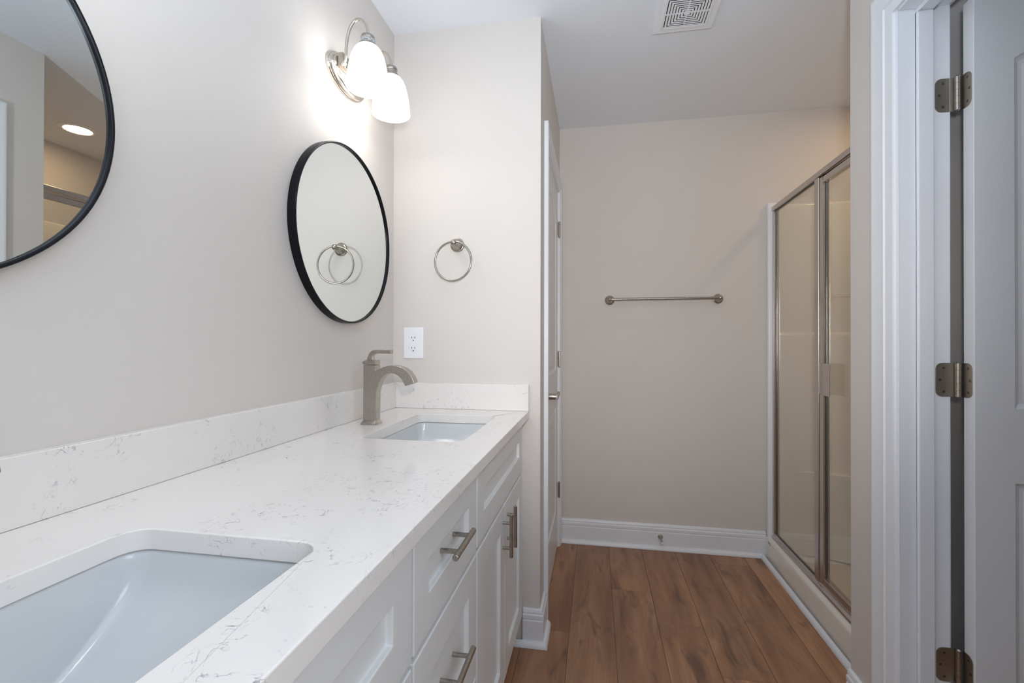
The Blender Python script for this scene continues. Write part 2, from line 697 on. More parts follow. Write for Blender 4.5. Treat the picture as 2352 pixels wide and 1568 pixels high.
# ------------------------------------------------------------------ baseboards and shoe moulding
BASE = [(0, 0), (0.014, 0), (0.014, 0.096), (0.0115, 0.099), (0.0115, 0.102), (0.0145, 0.105), (0.0145, 0.118), (0.010, 0.122),
        (0.010, 0.125), (0.012, 0.128), (0.009, 0.137), (0.004, 0.140), (0, 0.140)]
SHOE = [(0.014, 0.0)] + [(0.014 + 0.017 * math.cos(t * PI / 16), 0.001 + 0.021 * math.sin(t * PI / 16)) for t in range(0, 9)]
mpz = lambda a, b_, t: (a, b_, t)
bm = NB(); sweep(bm, [(1.738, YB), (XR + 0.016, YB)], BASE, mpz)
struct('baseboard_back', bm, 'trim_paint', label='white moulded baseboard along the far wall', cat='baseboard', smooth=30)
bm = NB(); sweep(bm, [(1.7365, YC - 0.02), (1.7365, YB), (XR + 0.016, YB)], SHOE, mpz)
struct('trim_1', bm, 'trim_paint', label='white shoe moulding along the far wall and shower curb', cat='moulding', smooth=40)
bm = NB(); sweep(bm, [(XR, 0.131), (XR, 0.0), (0.543, 0.0)], BASE, mpz)
struct('baseboard_return', bm, 'trim_paint', label='white baseboard wrapping the return wall corner', cat='baseboard', smooth=30)
bm = NB(); sweep(bm, [(XR, 0.131), (XR, 0.0), (0.50, 0.0)], SHOE, mpz)
struct('trim_2', bm, 'trim_paint', label='white shoe moulding around the return wall corner', cat='moulding', smooth=40)
bm = NB(); sweep(bm, [(XW, YC), (XW, -0.283)][::-1], BASE, mpz)
struct('baseboard_right', bm, 'trim_paint', label='white baseboard between shower and open doorway', cat='baseboard', smooth=30)

# ------------------------------------------------------------------ door casings and jambs
CASE = [(0, 0), (0, 0.0155), (0.004, 0.0175), (0.010, 0.0175), (0.014, 0.0160), (0.032, 0.0150), (0.044, 0.0125), (0.048, 0.0125),
        (0.050, 0.0150), (0.056, 0.0150), (0.060, 0.0115), (0.078, 0.0095), (0.085, 0.0080), (0.085, 0)]
CASE2 = [(a * 0.68, t) for a, t in CASE]
# closet door casing on plane x = XR, facing +x; outer edge path, profile grows inwards
mpc = lambda a, b_, t: (XR + t, a, b_)
bm = NB(); sweep(bm, [(0.942, 0.0), (0.942, 2.098), (0.133, 2.098), (0.133, 0.0)], CASE2, mpc)
struct('trim_3', bm, 'trim_paint', label='white moulded casing around the closet door', cat='casing', smooth=30)
bm = NB()
box(bm, XR - 0.118, XR, 0.189, 0.199, 0, 2.046)
box(bm, XR - 0.118, XR, 0.874, 0.884, 0, 2.046)
box(bm, XR - 0.118, XR, 0.199, 0.874, 2.036, 2.046)
struct('trim_4', bm, 'trim_paint', 0.001, label='white jamb of the closet door', cat='jamb')
# open doorway casing on plane x = XW, facing -x
mpd = lambda a, b_, t: (XW - t, a, b_)
bm = NB(); sweep(bm, [(-0.289, 0.0), (-0.289, HEAD + 0.090), (-1.276, HEAD + 0.090), (-1.276, 0.0)], [(a, t) for a, t in CASE], mpd)
struct('trim_5', bm, 'trim_paint', label='white moulded casing around the open doorway', cat='casing', smooth=30)
mpd2 = lambda a, b_, t: (XJ + t, a, b_)
bm = NB(); sweep(bm, [(-0.289, 0.0), (-0.289, HEAD + 0.090), (-1.276, HEAD + 0.090), (-1.276, 0.0)], [(a, t) for a, t in CASE], mpd2)
struct('trim_6', bm, 'trim_paint', label='white casing on the far side of the open doorway', cat='casing', smooth=30)
bm = NB()
box(bm, XW, XJ, YJ, YJ + 0.019, 0, HEAD + 0.019)
box(bm, XW, XJ, -1.18, -1.161, 0, HEAD + 0.019)
box(bm, XW, XJ, -1.161, YJ, HEAD, HEAD + 0.019)
# stops
ST = [(0, 0), (0.011, 0.003), (0.011, 0.036), (0, 0.036)]
for (a, b_) in (((YJ - 0.011), YJ), (-1.161, -1.150)):
    box(bm, 1.659, 1.697, a, b_, 0, HEAD - 0.011)
box(bm, 1.659, 1.697, -1.161, YJ, HEAD - 0.011, HEAD)
struct('trim_7', bm, 'trim_paint', 0.003, label='white jamb with door stop in the open doorway', cat='jamb')


# ------------------------------------------------------------------ panel doors
def arch_panel(a0, a1, b0, spring, apex, n=18):
    pts = [(a0, b0), (a1, b0), (a1, spring)]
    cx, half, rise = (a0 + a1) / 2, (a1 - a0) / 2, apex - spring
    rad = (half * half + rise * rise) / (2 * rise)
    ang = math.asin(half / rad)
    for k in range(1, n):
        t = ang - 2 * ang * k / n
        pts.append((cx + rad * math.sin(t), apex - rad + rad * math.cos(t)))
    pts.append((a0, spring))
    return pts


DPROF = [(0.004, 0.0045), (0.012, 0.0075), (0.020, 0.0075), (0.040, 0.0020)]


def hinge(parent, pin, leaf_a, leaf_b, h=0.089):
    """leaf_a / leaf_b: functions (s, z, t) -> xyz with s from the pin outwards."""
    px, py, pz = pin
    bm = NB()
    for fn, w in (leaf_a, leaf_b):
        pl = rrect(-0.002, w, -h / 2, h / 2, 0.0155, 6)
        pl = [(max(a, -0.002), b_) for a, b_ in pl]
        # square corners at the knuckle side
        q = []
        for a, b_ in pl:
            if a < 0.014:
                continue
            q.append((a, b_))
        right = [(-0.001, -h / 2), ] + [p for p in rrect(-0.002, w, -h / 2, h / 2, 0.0155, 6)[27:36]]
        arc1 = [(w - 0.0155 + 0.0155 * math.sin(t * PI / 12), -h / 2 + 0.0155 - 0.0155 * math.cos(t * PI / 12)) for t in range(7)]
        arc2 = [(w - 0.0155 + 0.0155 * math.cos(t * PI / 12), h / 2 - 0.0155 + 0.0155 * math.sin(t * PI / 12)) for t in range(7)]
        outline = [(0.0, -h / 2)] + arc1 + arc2 + [(0.0, h / 2)]
        prism(bm, outline, lambda a, b_, t, fn=fn: fn(a, pz + b_, t), 0.0, 0.0016)
    hg = obj('hinge', bm, 'hinge_nickel', parent, 0.0004, 1, origin=pin)
    bm = NB()
    lathe(bm, (px, py, pz - h / 2), (0, 0, 1), [(0, -0.003), (0.003, -0.0025), (0.0052, 0), (0.0062, 0.0008), (0.0062, h * 0.2 - 0.0004), (0.0056, h * 0.2), (0.0062, h * 0.2 + 0.0004),
          (0.0062, h * .4 - .0004), (0.0056, h * .4), (0.0062, h * .4 + .0004), (0.0062, h * .6 - .0004), (0.0056, h * .6), (0.0062, h * .6 + .0004),
          (0.0062, h * .8 - .0004), (0.0056, h * .8), (0.0062, h * .8 + .0004), (0.0062, h - 0.0008), (0.0052, h), (0.003, h + 0.0025), (0, h + 0.003)], 20)
    obj('knuckle', bm, 'brushed_nickel', hg)
    for fn, w in (leaf_a, leaf_b):
        for s, z in ((w * 0.62, 0.031), (w * 0.80, 0.0), (w * 0.62, -0.031)):
            c0, c1 = Vector(fn(s, pz + z, 0.0012)), Vector(fn(s, pz + z, 0.0021))
            bm = NB()
            cyl(bm, c0, c1, 0.0036, 14, 0.0003)
            obj('screw', bm, 'screw_grey', hg)
    return hg


# closet door, closed, in the plane x = XR
d1 = struct_root('door_1', (XR, 0.53, 0.0), 'closed white two-panel arch-top closet door beside the return wall', 'door')
W1 = 0.873 - 0.201
mp1 = lambda a, b_, d: (XR - 0.004 - d, 0.201 + a, b_)
bm = NB()
leaf_mesh(bm, W1, 2.022, 0.035, [arch_panel(0.105, W1 - 0.105, 1.005, 1.815, 1.90), [(0.105, 0.22), (W1 - 0.105, 0.22), (W1 - 0.105, 0.805), (0.105, 0.805)]],
          DPROF, lambda a, b_, d: (XR - 0.004 - d, 0.201 + a, 0.012 + b_))
obj('door_leaf', bm, 'door_paint', d1, smooth=12)
for zc in (1.822, 1.078, 0.330):
    hinge(d1, (XR + 0.0065, 0.8735, zc), ((lambda s, z, t: (XR - 0.0035 + t * 0.3, 0.8735 - s * 0.35, z)), 0.030), ((lambda s, z, t: (XR + t, 0.8735 + s * 0.35, z)), 0.030))
bm = NB()
hz = 0.932
lathe(bm, (XR - 0.004, 0.262, hz), (1, 0, 0), [(0.0, 0), (0.033, 0), (0.033, 0.006), (0.029, 0.0085), (0.016, 0.010), (0.0135, 0.014), (0.0125, 0.046), (0, 0.046)], 36)
hd = obj('door_handle', bm, 'brushed_nickel', d1)
bm = NB()
prism(bm, [(0.250, hz - 0.011), (0.275, hz - 0.011), (0.315, hz - 0.006), (0.368, hz + 0.000), (0.372, hz + 0.008), (0.368, hz + 0.013), (0.315, hz + 0.011), (0.275, hz + 0.011), (0.250, hz + 0.011)],
      lambda a, b_, t: (XR + 0.036 + t, a, b_), 0.0, 0.014)
obj('lever', bm, 'brushed_nickel', hd, 0.003, 3)

# open door at right, swung 90 degrees into the dark room
XE = 1.762
d2 = struct_root('door_2', (XE, -0.4125, 0.0), 'open white two-panel door at the right edge', 'door')
W2 = 0.76
bm = NB()
leaf_mesh(bm, W2, 2.040, 0.035, [arch_panel(0.088, W2 - 0.088, 0.995, 1.872, 1.955), [(0.088, 0.22), (W2 - 0.088, 0.22), (W2 - 0.088, 0.808), (0.088, 0.808)]],
          DPROF, lambda a, b_, d: (XE + a, -0.430 + d, 0.012 + b_))
obj('door_leaf', bm, 'door_paint', d2, 0.0015, 2, smooth=12)
for zc in (1.824, 1.074, 0.327):
    hinge(d2, (1.7515, -0.392, zc), ((lambda s, z, t: (1.7515 - s, YJ - t, z)), 0.0475), ((lambda s, z, t: (XE - t, -0.392 - s, z)), 0.0325))

# ------------------------------------------------------------------ vanity cabinets
XF = 0.542            # front plane of doors and drawers
ZT = 0.8755           # top of cabinets
ZU = 0.8765           # underside of the slab
ZK = 0.108            # top of the toe kick


def front(parent, name, y0, y1, z0, z1, rail=0.068):
    bm = NB()
    w, h = y1 - y0, z1 - z0
    pn = [(rail, rail), (w - rail, rail), (w - rail, h - rail), (rail, h - rail)]
    leaf_mesh(bm, w, h, 0.019, [pn], [(0.0010, 0.0100)], lambda a, b_, d: (XF - d, y0 + a, z0 + b_), both=False)
    return obj(name, bm, 'cabinet_paint', parent, 0.0026, 3, smooth=12, origin=(XF, (y0 + y1) / 2, (z0 + z1) / 2))


def pull(parent, y, z, vertical):
    """Bar pull: bar on two posts."""
    xb, cc, ln = XF + 0.027, 0.076, 0.130
    bm = NB()
    d = Vector((0, 0, 1)) if vertical else Vector((0, 1, 0))
    c = Vector((xb, y, z))
    cyl(bm, c - d * ln / 2, c + d * ln / 2, 0.006, 24, 0.0007)
    for s in (-1, 1):
        p = c + d * s * cc / 2
        x0 = XF - (0.0 if vertical else 0.0095)
        cyl(bm, (x0, p.y, p.z), (xb, p.y, p.z), 0.0047, 18)
    return obj('handle', bm, 'brushed_nickel', parent, origin=tuple(c))


def carcass(root, y0, y1):
    bm = NB()
    xb = XF - 0.0195
    box(bm, 0.004, xb, y0, y0 + 0.016, ZK, ZT)
    box(bm, 0.004, xb, y1 - 0.016, y1, ZK, ZT)
    box(bm, 0.004, xb, y0 + 0.016, y1 - 0.016, ZK, ZK + 0.016)
    box(bm, 0.004, 0.016, y0 + 0.016, y1 - 0.016, ZK + 0.016, ZT)
    # face frame
    box(bm, xb - 0.019, xb, y0 + 0.016, y0 + 0.038, ZK + 0.016, ZT)
    box(bm, xb - 0.019, xb, y1 - 0.038, y1 - 0.016, ZK + 0.016, ZT)
    box(bm, xb - 0.019, xb, y0 + 0.038, y1 - 0.038, ZT - 0.035, ZT)
    box(bm, xb - 0.019, xb, y0 + 0.038, y1 - 0.038, 0.655, 0.69)
    obj('carcass', bm, 'cabinet_paint', root, 0.0008, 1)
    bm = NB()
    box(bm, 0.44, 0.455, y0, y1, 0.0, ZK)
    obj('toe_kick', bm, 'cabinet_paint', root)


def sink_base(y0, y1, label):
    r = thing('vanity_cabinet', label, 'cabinet', (0.27, (y0 + y1) / 2, 0), 'white sink base cabinets')
    carcass(r, y0, y1)
    g = 0.0042
    front(r, 'false_drawer_front', y0 + g, y1 - g, 0.6765, 0.868)
    ym = (y0 + y1) / 2
    a = front(r, 'cabinet_door', y0 + g, ym - 0.0015, 0.116, 0.6665)
    pull(a, ym - 0.036, 0.583, True)
    b_ = front(r, 'cabinet_door', ym + 0.0015, y1 - g, 0.116, 0.6665)
    pull(b_, ym + 0.036, 0.583, True)
    return r


Y_END, Y_G1, Y_G2, Y_NEAR = -0.020, -0.7145, -1.1075, -1.802
sink_base(Y_G1, Y_END, 'white shaker sink cabinet against the return wall, with two bar handles meeting')
sink_base(Y_NEAR, Y_G2, 'white shaker sink cabinet under the nearest basin, at bottom of photo')
r = thing('drawer_cabinet', 'white three-drawer shaker cabinet between the two sink cabinets', 'cabinet', (0.27, (Y_G1 + Y_G2) / 2, 0))
carcass(r, Y_G2, Y_G1)
for z0, z1 in ((0.6765, 0.868), (0.3865, 0.6665), (0.116, 0.3765)):
    dr = front(r, 'drawer', Y_G2 + 0.0042, Y_G1 - 0.0042, z0, z1)
    pull(dr, (Y_G1 + Y_G2) / 2, (z0 + z1) / 2 + 0.004, False)
bm = NB()
box(bm, 0.45, XF - 0.0195, Y_END + 0.0005, -0.0005, ZK, ZT)
f = obj('filler_strip', bm, 'cabinet_paint', None)
tag(f, 'thin white filler strip between far cabinet and return wall', 'filler strip')

# ------------------------------------------------------------------ countertop
ZC, CD, BS = 0.906, 0.566, 0.020
S1, S2 = -1.458, -0.384              # sink centres
SX0, SX1, SHY, SRAD = 0.180, 0.470, 0.222, 0.030
ct = thing('countertop', 'white speckled quartz countertop over all vanity cabinets', 'countertop', (0.28, -0.9, ZU))
bm = NB()
outer = [(0.001, -1.83), (CD, -1.83), (CD, -0.001), (0.001, -0.001)]
holes = [rrect(SX0, SX1, c - SHY, c + SHY, SRAD, 10)[::-1] for c in (S1, S2)]
polys = [outer] + holes
tri = tessellate_polygon([[Vector((a, b_, 0)) for a, b_ in p] for p in polys])
tops = []
for z in (ZC, ZU):
    vs = [[bm.verts.new((a, b_, z)) for a, b_ in p] for p in polys]
    flat = [v for p in vs for v in p]
    for t in tri:
        bm.faces.new([flat[i] for i in t])
    tops.append(vs)
for pa, pb in zip(*tops):
    for i in range(len(pa)):
        j = (i + 1) % len(pa)
        bm.faces.new((pa[i], pa[j], pb[j], pb[i]))
obj('slab', bm, 'white_quartz', ct, 0.002, 3, smooth=40)
bm = NB(); box(bm, 0.0005, BS, -1.83, -0.0005, ZC + 0.0003, ZC + 0.102)
obj('backsplash', bm, 'white_quartz', ct, 0.0015, 2)
bm = NB(); box(bm, BS, CD, -BS, -0.0005, ZC + 0.0003, ZC + 0.102)
obj('side_splash', bm, 'white_quartz', ct, 0.0015, 2)


# ------------------------------------------------------------------ sinks
def make_sink(yc, label):
    r = thing('sink', label, 'sink', (0.325, yc, 0.72), 'undermount basins')
    xc = (SX0 + SX1) / 2
    hx, hy = (SX1 - SX0) / 2, SHY
    # (half x, half y, corner radius, z)
    key = [(hx + 0.020, hy + 0.020, 0.045, ZU - 0.0006), (hx + 0.003, hy + 0.003, 0.032, ZU - 0.0006), (hx + 0.002, hy + 0.001, 0.032, 0.870), (hx - 0.001, hy - 0.004, 0.028, 0.842),
           (hx - 0.004, hy - 0.016, 0.022, 0.820), (hx - 0.007, hy - 0.040, 0.018, 0.802), (hx - 0.011, hy - 0.072, 0.017, 0.782), (hx - 0.016, hy - 0.108, 0.018, 0.763),
           (hx - 0.024, hy - 0.140, 0.020, 0.752), (hx - 0.045, hy - 0.165, 0.040, 0.746), (hx - 0.08, hy - 0.185, 0.030, 0.744)]
    bm = NB()
    loops = []
    for a, b_, rad, z in key:
        rad = min(rad, a * 0.95, b_ * 0.95)
        loops.append([bm.verts.new((p, q, z)) for p, q in rrect(xc - a, xc + a, yc - b_, yc + b_, rad, 8)])
    for la, lb in zip(loops, loops[1:]):
        for i in range(len(la)):
            j = (i + 1) % len(la)
            bm.faces.new((la[i], la[j], lb[j], lb[i]))
    bm.faces.new(loops[-1])
    o = obj('basin', bm, 'porcelain', r, smooth=60)
    md = o.modifiers.new('solid', 'SOLIDIFY'); md.thickness = 0.009; md.offset = -1
    ml = o.modifiers.new('sub', 'SUBSURF'); ml.levels = 1; ml.render_levels = 2
    bm = NB()
    lathe(bm, (xc, yc, 0.744), (0, 0, 1), [(0, 0.0005), (0.022, 0.0005), (0.030, 0.003), (0.033, 0.001), (0.033, -0.004), (0, -0.004)], 32)
    obj('drain', bm, 'brushed_nickel', r)
    return r


make_sink(S1, 'white rectangular undermount sink nearest the camera')
make_sink(S2, 'white rectangular undermount sink near the return wall')


# ------------------------------------------------------------------ faucets
def make_faucet(yc, label):
    r = thing('faucet', label, 'faucet', (0.104, yc, ZC), 'brushed nickel faucets')
    mpf = lambda a, b_, t: (a, yc + t, b_)
    bm = NB()
    lo = rrect(0.0775, 0.1305, -0.0240, 0.0240, 0.003, 2)
    mid = rrect(0.0785, 0.1295, -0.0230, 0.0230, 0.003, 2)
    up = rrect(0.0830, 0.1265, -0.0185, 0.0185, 0.003, 2)
    rows = [[bm.verts.new((a, yc + b_, z)) for a, b_ in pl] for pl, z in ((lo, ZC + 0.0002), (lo, ZC + 0.004), (mid, ZC + 0.006), (up, ZC + 0.013))]
    for p, q in zip(rows, rows[1:]):
        for i in range(len(p)):
            j = (i + 1) % len(p)
            bm.faces.new((p[i], p[j], q[j], q[i]))
    bm.faces.new(rows[0][::-1]); bm.faces.new(rows[-1])
    obj('base', bm, 'brushed_nickel', r)
    outline = [(0.0835, ZC + 0.012), (0.1265, ZC + 0.012), (0.1275, 0.985), (0.1290, 1.010), (0.1335, 1.030), (0.1410, 1.0475), (0.1520, 1.0610), (0.1650, 1.0695), (0.1780, 1.0725),
               (0.1920, 1.0700), (0.2050, 1.0630), (0.2160, 1.0520), (0.2235, 1.0385), (0.2265, 1.0320),
               (0.2570, 1.0420), (0.2540, 1.0520), (0.2465, 1.0660), (0.2350, 1.0790), (0.2200, 1.0890), (0.2030, 1.0950), (0.1850, 1.0970), (0.1680, 1.0955), (0.1510, 1.0905), (0.1360, 1.0830), (0.1290, 1.0800), (0.1262, 1.0830),
               (0.1262, 1.0970), (0.0840, 1.0970)]
    # the spout narrows a little in plan: build as a prism with slight flare at the outlet
    bm = NB()
    prism(bm, outline, mpf, -0.0175, 0.0175)
    obj('spout_body', bm, 'brushed_nickel', r, 0.0022, 3, smooth=40)
    bm = NB()
    prism(bm, [(0.0800, 1.1015), (0.0850, 1.0985), (0.1265, 1.0985), (0.1265, 1.1125), (0.0890, 1.1125), (0.0790, 1.1075)], mpf, -0.0165, 0.0165)
    h = obj('handle_block', bm, 'brushed_nickel', r, 0.0015, 2)
    bm = NB()
    lev = [(0.0905, 1.1115), (0.1150, 1.1115), (0.1105, 1.1200), (0.1120, 1.1285), (0.1190, 1.1335), (0.1300, 1.1345), (0.1750, 1.1335), (0.1755, 1.1460), (0.1250, 1.1460), (0.1100, 1.1435), (0.1010, 1.1365), (0.0955, 1.1260)]
    prism(bm, lev, mpf, -0.0095, 0.0095)
    obj('lever', bm, 'brushed_nickel', h, 0.0016, 3, smooth=40)
    return r


fa = make_faucet(-0.3905, 'brushed nickel single-lever faucet behind the far sink')
dup(fa, (0.104, -1.452, ZC), 'brushed nickel faucet tip barely showing at left edge of photo')


# ------------------------------------------------------------------ mirrors
def make_mirror(yc, zc, label):
    r = thing('wall_mirror', label, 'mirror', (0, yc, zc), 'round black-framed mirrors')
    rad = 0.289
    bm = NB()
    lathe(bm, (0, yc, zc), (1, 0, 0), [(rad - 0.0075, 0.0005), (rad, 0.0005), (rad, 0.0235), (rad - 0.001, 0.0255), (rad - 0.0025, 0.0262), (rad - 0.0045, 0.0258), (rad - 0.0060, 0.0245), (rad - 0.0064, 0.0185), (rad - 0.0075, 0.0180), (rad - 0.0075, 0.0005)], 128)
    obj('frame', bm, 'frame_black', r, smooth=35)
    bm = NB()
    lathe(bm, (0, yc, zc), (1, 0, 0), [(0, 0.002), (rad - 0.0076, 0.002), (rad - 0.0076, 0.0182), (rad - 0.0066, 0.0183), (rad - 0.0066, 0.0190), (0, 0.0190)], 128)
    obj('mirror_glass', bm, 'mirror_silver', r, smooth=0)
    return r


make_mirror(-0.381, 1.522, 'round mirror with thin black frame above the far sink')
make_mirror(-1.431, 1.521, 'large cut-off round mirror with black frame at upper left of photo')


# ------------------------------------------------------------------ vanity sconces
def make_sconce(yc, label):
    zc = 2.046
    r = thing('vanity_light', label, 'wall lamp', (0, yc, zc), 'two-light vanity sconces')
    a, b_ = 0.112, 0.060
    bm = NB()
    prof = [(1.0, 0.0005), (1.0, 0.006), (0.965, 0.0095), (0.935, 0.0095), (0.915, 0.0125), (0.905, 0.0165), (0.85, 0.0190), (0.82, 0.0190), (0.80, 0.0215), (0.74, 0.0245), (0.60, 0.0260), (0.30, 0.0265)]
    rows = []
    n = 72
    for s, x in prof:
        d = (1 - s) * 0.060
        aa, bb = a - d * 1.2, b_ - d
        rows.append([bm.verts.new((x, yc + aa * math.cos(2 * PI * k / n), zc + bb * math.sin(2 * PI * k / n))) for k in range(n)])
    for p, q in zip(rows, rows[1:]):
        for i in range(n):
            j = (i + 1) % n
            bm.faces.new((p[i], p[j], q[j], q[i]))
    bm.faces.new(rows[-1]); bm.faces.new(rows[0][::-1])
    obj('backplate', bm, 'polished_nickel', r, smooth=30)
    bm = NB()
    box(bm, 0.026, 0.044, yc - 0.086, yc + 0.086, zc - 0.012, zc + 0.030)
    obj('arm_block', bm, 'brushed_nickel', r, 0.002, 2)
    for s in (-1, 1):
        y = yc + s * 0.0825
        bm = NB()
        pts = [(0.040, zc - 0.004), (0.050, zc + 0.004), (0.052, zc + 0.020), (0.053, 2.090), (0.056, 2.115), (0.062, 2.140), (0.072, 2.160), (0.084, 2.171), (0.097, 2.173), (0.109, 2.167), (0.119, 2.153), (0.1245, 2.138), (0.126, 2.126), (0.126, 2.119)]
        # smooth the poly-line
        P = [Vector((p[0], y, p[1])) for p in pts]
        fine = []
        for i in range(len(P) - 1):
            p0, p1, p2, p3 = P[max(i - 1, 0)], P[i], P[i + 1], P[min(i + 2, len(P) - 1)]
            for k in range(5):
                t = k / 5
                fine.append(0.5 * ((2 * p1) + (p2 - p0) * t + (2 * p0 - 5 * p1 + 4 * p2 - p3) * t * t + (3 * p1 - p0 - 3 * p2 + p3) * t ** 3))
        fine.append(P[-1])
        tube(bm, fine, 0.0048, 16)
        arm = obj('arm', bm, 'polished_nickel', r)
        bm = NB()
        lathe(bm, (0.046, y + s * 0.004, zc - 0.010), (0.7, s * 0.6, -0.35), [(0, -0.004), (0.006, -0.004), (0.0085, 0.0), (0.0085, 0.004), (0.006, 0.007), (0.0075, 0.010), (0.0055, 0.0145), (0, 0.0165)], 20)
        obj('finial', bm, 'polished_nickel', arm)
        top = 2.087
        bm = NB()
        lathe(bm, (0.126, y, top), (0, 0, 1), [(0, 0.0345), (0.008, 0.0345), (0.015, 0.0325), (0.0200, 0.0285), (0.0218, 0.0230), (0.0218, 0.0195), (0.0208, 0.0180), (0.0212, 0.0040), (0.0262, 0.0030), (0.0275, -0.0010), (0.0275, -0.0055), (0, -0.0055)], 40)
        cup = obj('socket_cup', bm, 'brushed_nickel', r)
        if s < 0 and yc > -1:
            bm = NB()
            seg = 24
            for k in range(seg):
                t0, t1 = -2.4 + 2.6 * k / seg, -2.4 + 2.6 * (k + 1) / seg
                q = [bm.verts.new((0.126 + 0.0220 * math.cos(t), y + 0.0220 * math.sin(t), z)) for t, z in ((t0, top + 0.0050), (t1, top + 0.0050), (t1, top + 0.0182), (t0, top + 0.0182))]
                bm.faces.new(q)
            lb = obj('printed_label', bm, 'printed_label', cup)
            lb['label'] = 'pale strip of tiny black print'
            md = lb.modifiers.new('solid', 'SOLIDIFY'); md.thickness = 0.0003
        bm = NB()
        outp = [(a_, z_ - 0.0025) for a_, z_ in [(0.0235, 0.000), (0.0330, -0.005), (0.0420, -0.016), (0.0492, -0.033), (0.0550, -0.056), (0.0596, -0.082), (0.0625, -0.106), (0.0642, -0.1245), (0.0650, -0.1280)]]
        inn = [(a_ - 0.003, z_) for a_, z_ in outp[::-1]]
        lathe(bm, (0.126, y, top), (0, 0, 1), outp + inn, 56)
        sh = obj('shade', bm, 'lit_shade_glass', r, smooth=60)
        sh['label'] = 'glowing white bell glass shade'
        bm = NB()
        lathe(bm, (0.126, y, top - 0.070), (0, 0, 1), [(0, -0.027)] + [(0.027 * math.sin(PI * k / 10), -0.027 * math.cos(PI * k / 10)) for k in range(1, 7)] + [(0.013, 0.035), (0.013, 0.060), (0, 0.060)], 28)
        obj('bulb', bm, 'lit_bulb', r)
    return r


make_sconce(-0.381, 'two-light nickel vanity sconce with glowing white bell shades above the far mirror')
make_sconce(-1.431, 'unseen two-light nickel vanity sconce above the large cut-off mirror, added for its light')  # second sconce stays out of view, added to help light the room

# ------------------------------------------------------------------ towel ring, outlet, towel bar, door stop
tr_ = thing('towel_ring', 'brushed nickel towel ring on the return wall above the outlet', 'towel ring', (0.2735, 0, 1.562))
bm = NB()
lathe(bm, (0.2735, -0.0003, 1.562), (0, -1, 0), [(0, 0), (0.0285, 0), (0.0285, 0.003), (0.0265, 0.0055), (0.0245, 0.006), (0.0200, 0.0110), (0.0135, 0.0220), (0.0105, 0.0330), (0.0100, 0.0380), (0, 0.0380)], 48)
obj('mount', bm, 'brushed_nickel', tr_)
bm = NB()
lathe(bm, (0.2735, -0.036, 1.562), (0, -1, 0), [(0, 0)] + [(0.0125 * math.sin(PI * k / 12), 0.0125 - 0.0125 * math.cos(PI * k / 12)) for k in range(1, 12)] + [(0, 0.025)], 28)
obj('knob', bm, 'brushed_nickel', tr_)
bm = NB()
rr_ = 0.0765
rc = Vector((0.2705, -0.049, 1.4895))
ud = Vector((math.cos(0.10), -math.sin(0.10), -0.04)).normalized()
vd = Vector((0.02, 0.0, 1)).normalized()
vd = (vd - ud * vd.dot(ud)).normalized()
tube(bm, [rc + ud * rr_ * math.cos(2 * PI * k / 96) + vd * rr_ * math.sin(2 * PI * k / 96) for k in range(96)], 0.0040, 14, True)
obj('ring', bm, 'brushed_nickel', tr_)

ol = thing('outlet', 'white wall outlet on the return wall above the side splash', 'outlet', (0.0895, 0, 1.169))
ox, oz = 0.0895, 1.169
bm = NB()
prism(bm, rrect(ox - 0.0425, ox + 0.0425, oz - 0.0630, oz + 0.0630, 0.004, 4), lambda a, b_, t: (a, -t, b_), 0.0002, 0.0056)
obj('cover_plate', bm, 'white_plastic', ol, 0.0022, 3)
bm = NB()
prism(bm, rrect(ox - 0.0165, ox + 0.0165, oz - 0.0335, oz + 0.0335, 0.003, 4), lambda a, b_, t: (a, -t, b_), 0.003, 0.0072)
rec = obj('receptacle', bm, 'white_plastic', ol, 0.0008, 2)
for zz_ in (0.0220, -0.0200):
    for sx in (-0.0063, 0.0063):
        bm = NB(); hh = 0.0042 if sx < 0 else 0.0034
        box(bm, ox + sx - 0.0011, ox + sx + 0.0011, -0.0075, -0.0070, oz + zz_ - hh, oz + zz_ + hh)
        obj('slot', bm, 'slot_black', rec)
    bm = NB(); cyl(bm, (ox, -0.0070, oz + zz_ - 0.0117), (ox, -0.0075, oz + zz_ - 0.0117), 0.0025, 16)
    obj('ground_hole', bm, 'slot_black', rec)
for k in (-1, 1):
    bm = NB(); box(bm, ox - 0.0075, ox + 0.0075, -0.0080, -0.0070, oz + 0.0012 + k * 0.0027 - 0.0020, oz + 0.0012 + k * 0.0027 + 0.0020)
    obj('test_button', bm, 'white_plastic', rec, 0.0005, 1)
for k in (-1, 1):
    bm = NB(); cyl(bm, (ox, -0.0050, oz + k * 0.0480), (ox, -0.0062, oz + k * 0.0480), 0.0030, 16, 0.0004)
    obj('screw', bm, 'white_plastic', ol)

tb = thing('towel_bar', 'brushed nickel towel bar on the far wall', 'towel bar', (1.197, YB, 1.419))
for x in (0.9005, 1.4935):
    bm = NB()
    lathe(bm, (x, YB - 0.0003, 1.4195), (0, -1, 0), [(0, 0), (0.0275, 0), (0.0275, 0.003), (0.0255, 0.0055), (0.0235, 0.006), (0.0190, 0.0110), (0.0130, 0.0220), (0.0105, 0.0350), (0.0100, 0.0480), (0, 0.0480)], 48)
    mnt = obj('mount', bm, 'brushed_nickel', tb)
    bm = NB()
    lathe(bm, (x, YB - 0.046, 1.4195), (0, -1, 0), [(0, 0)] + [(0.0125 * math.sin(PI * k / 12), 0.0125 - 0.0125 * math.cos(PI * k / 12)) for k in range(1, 12)] + [(0, 0.025)], 28)
    obj('knob', bm, 'brushed_nickel', mnt)
bm = NB(); cyl(bm, (0.909, YB - 0.0585, 1.4195), (1.485, YB - 0.0585, 1.4195), 0.0078, 28)
obj('bar', bm, 'brushed_nickel', tb)

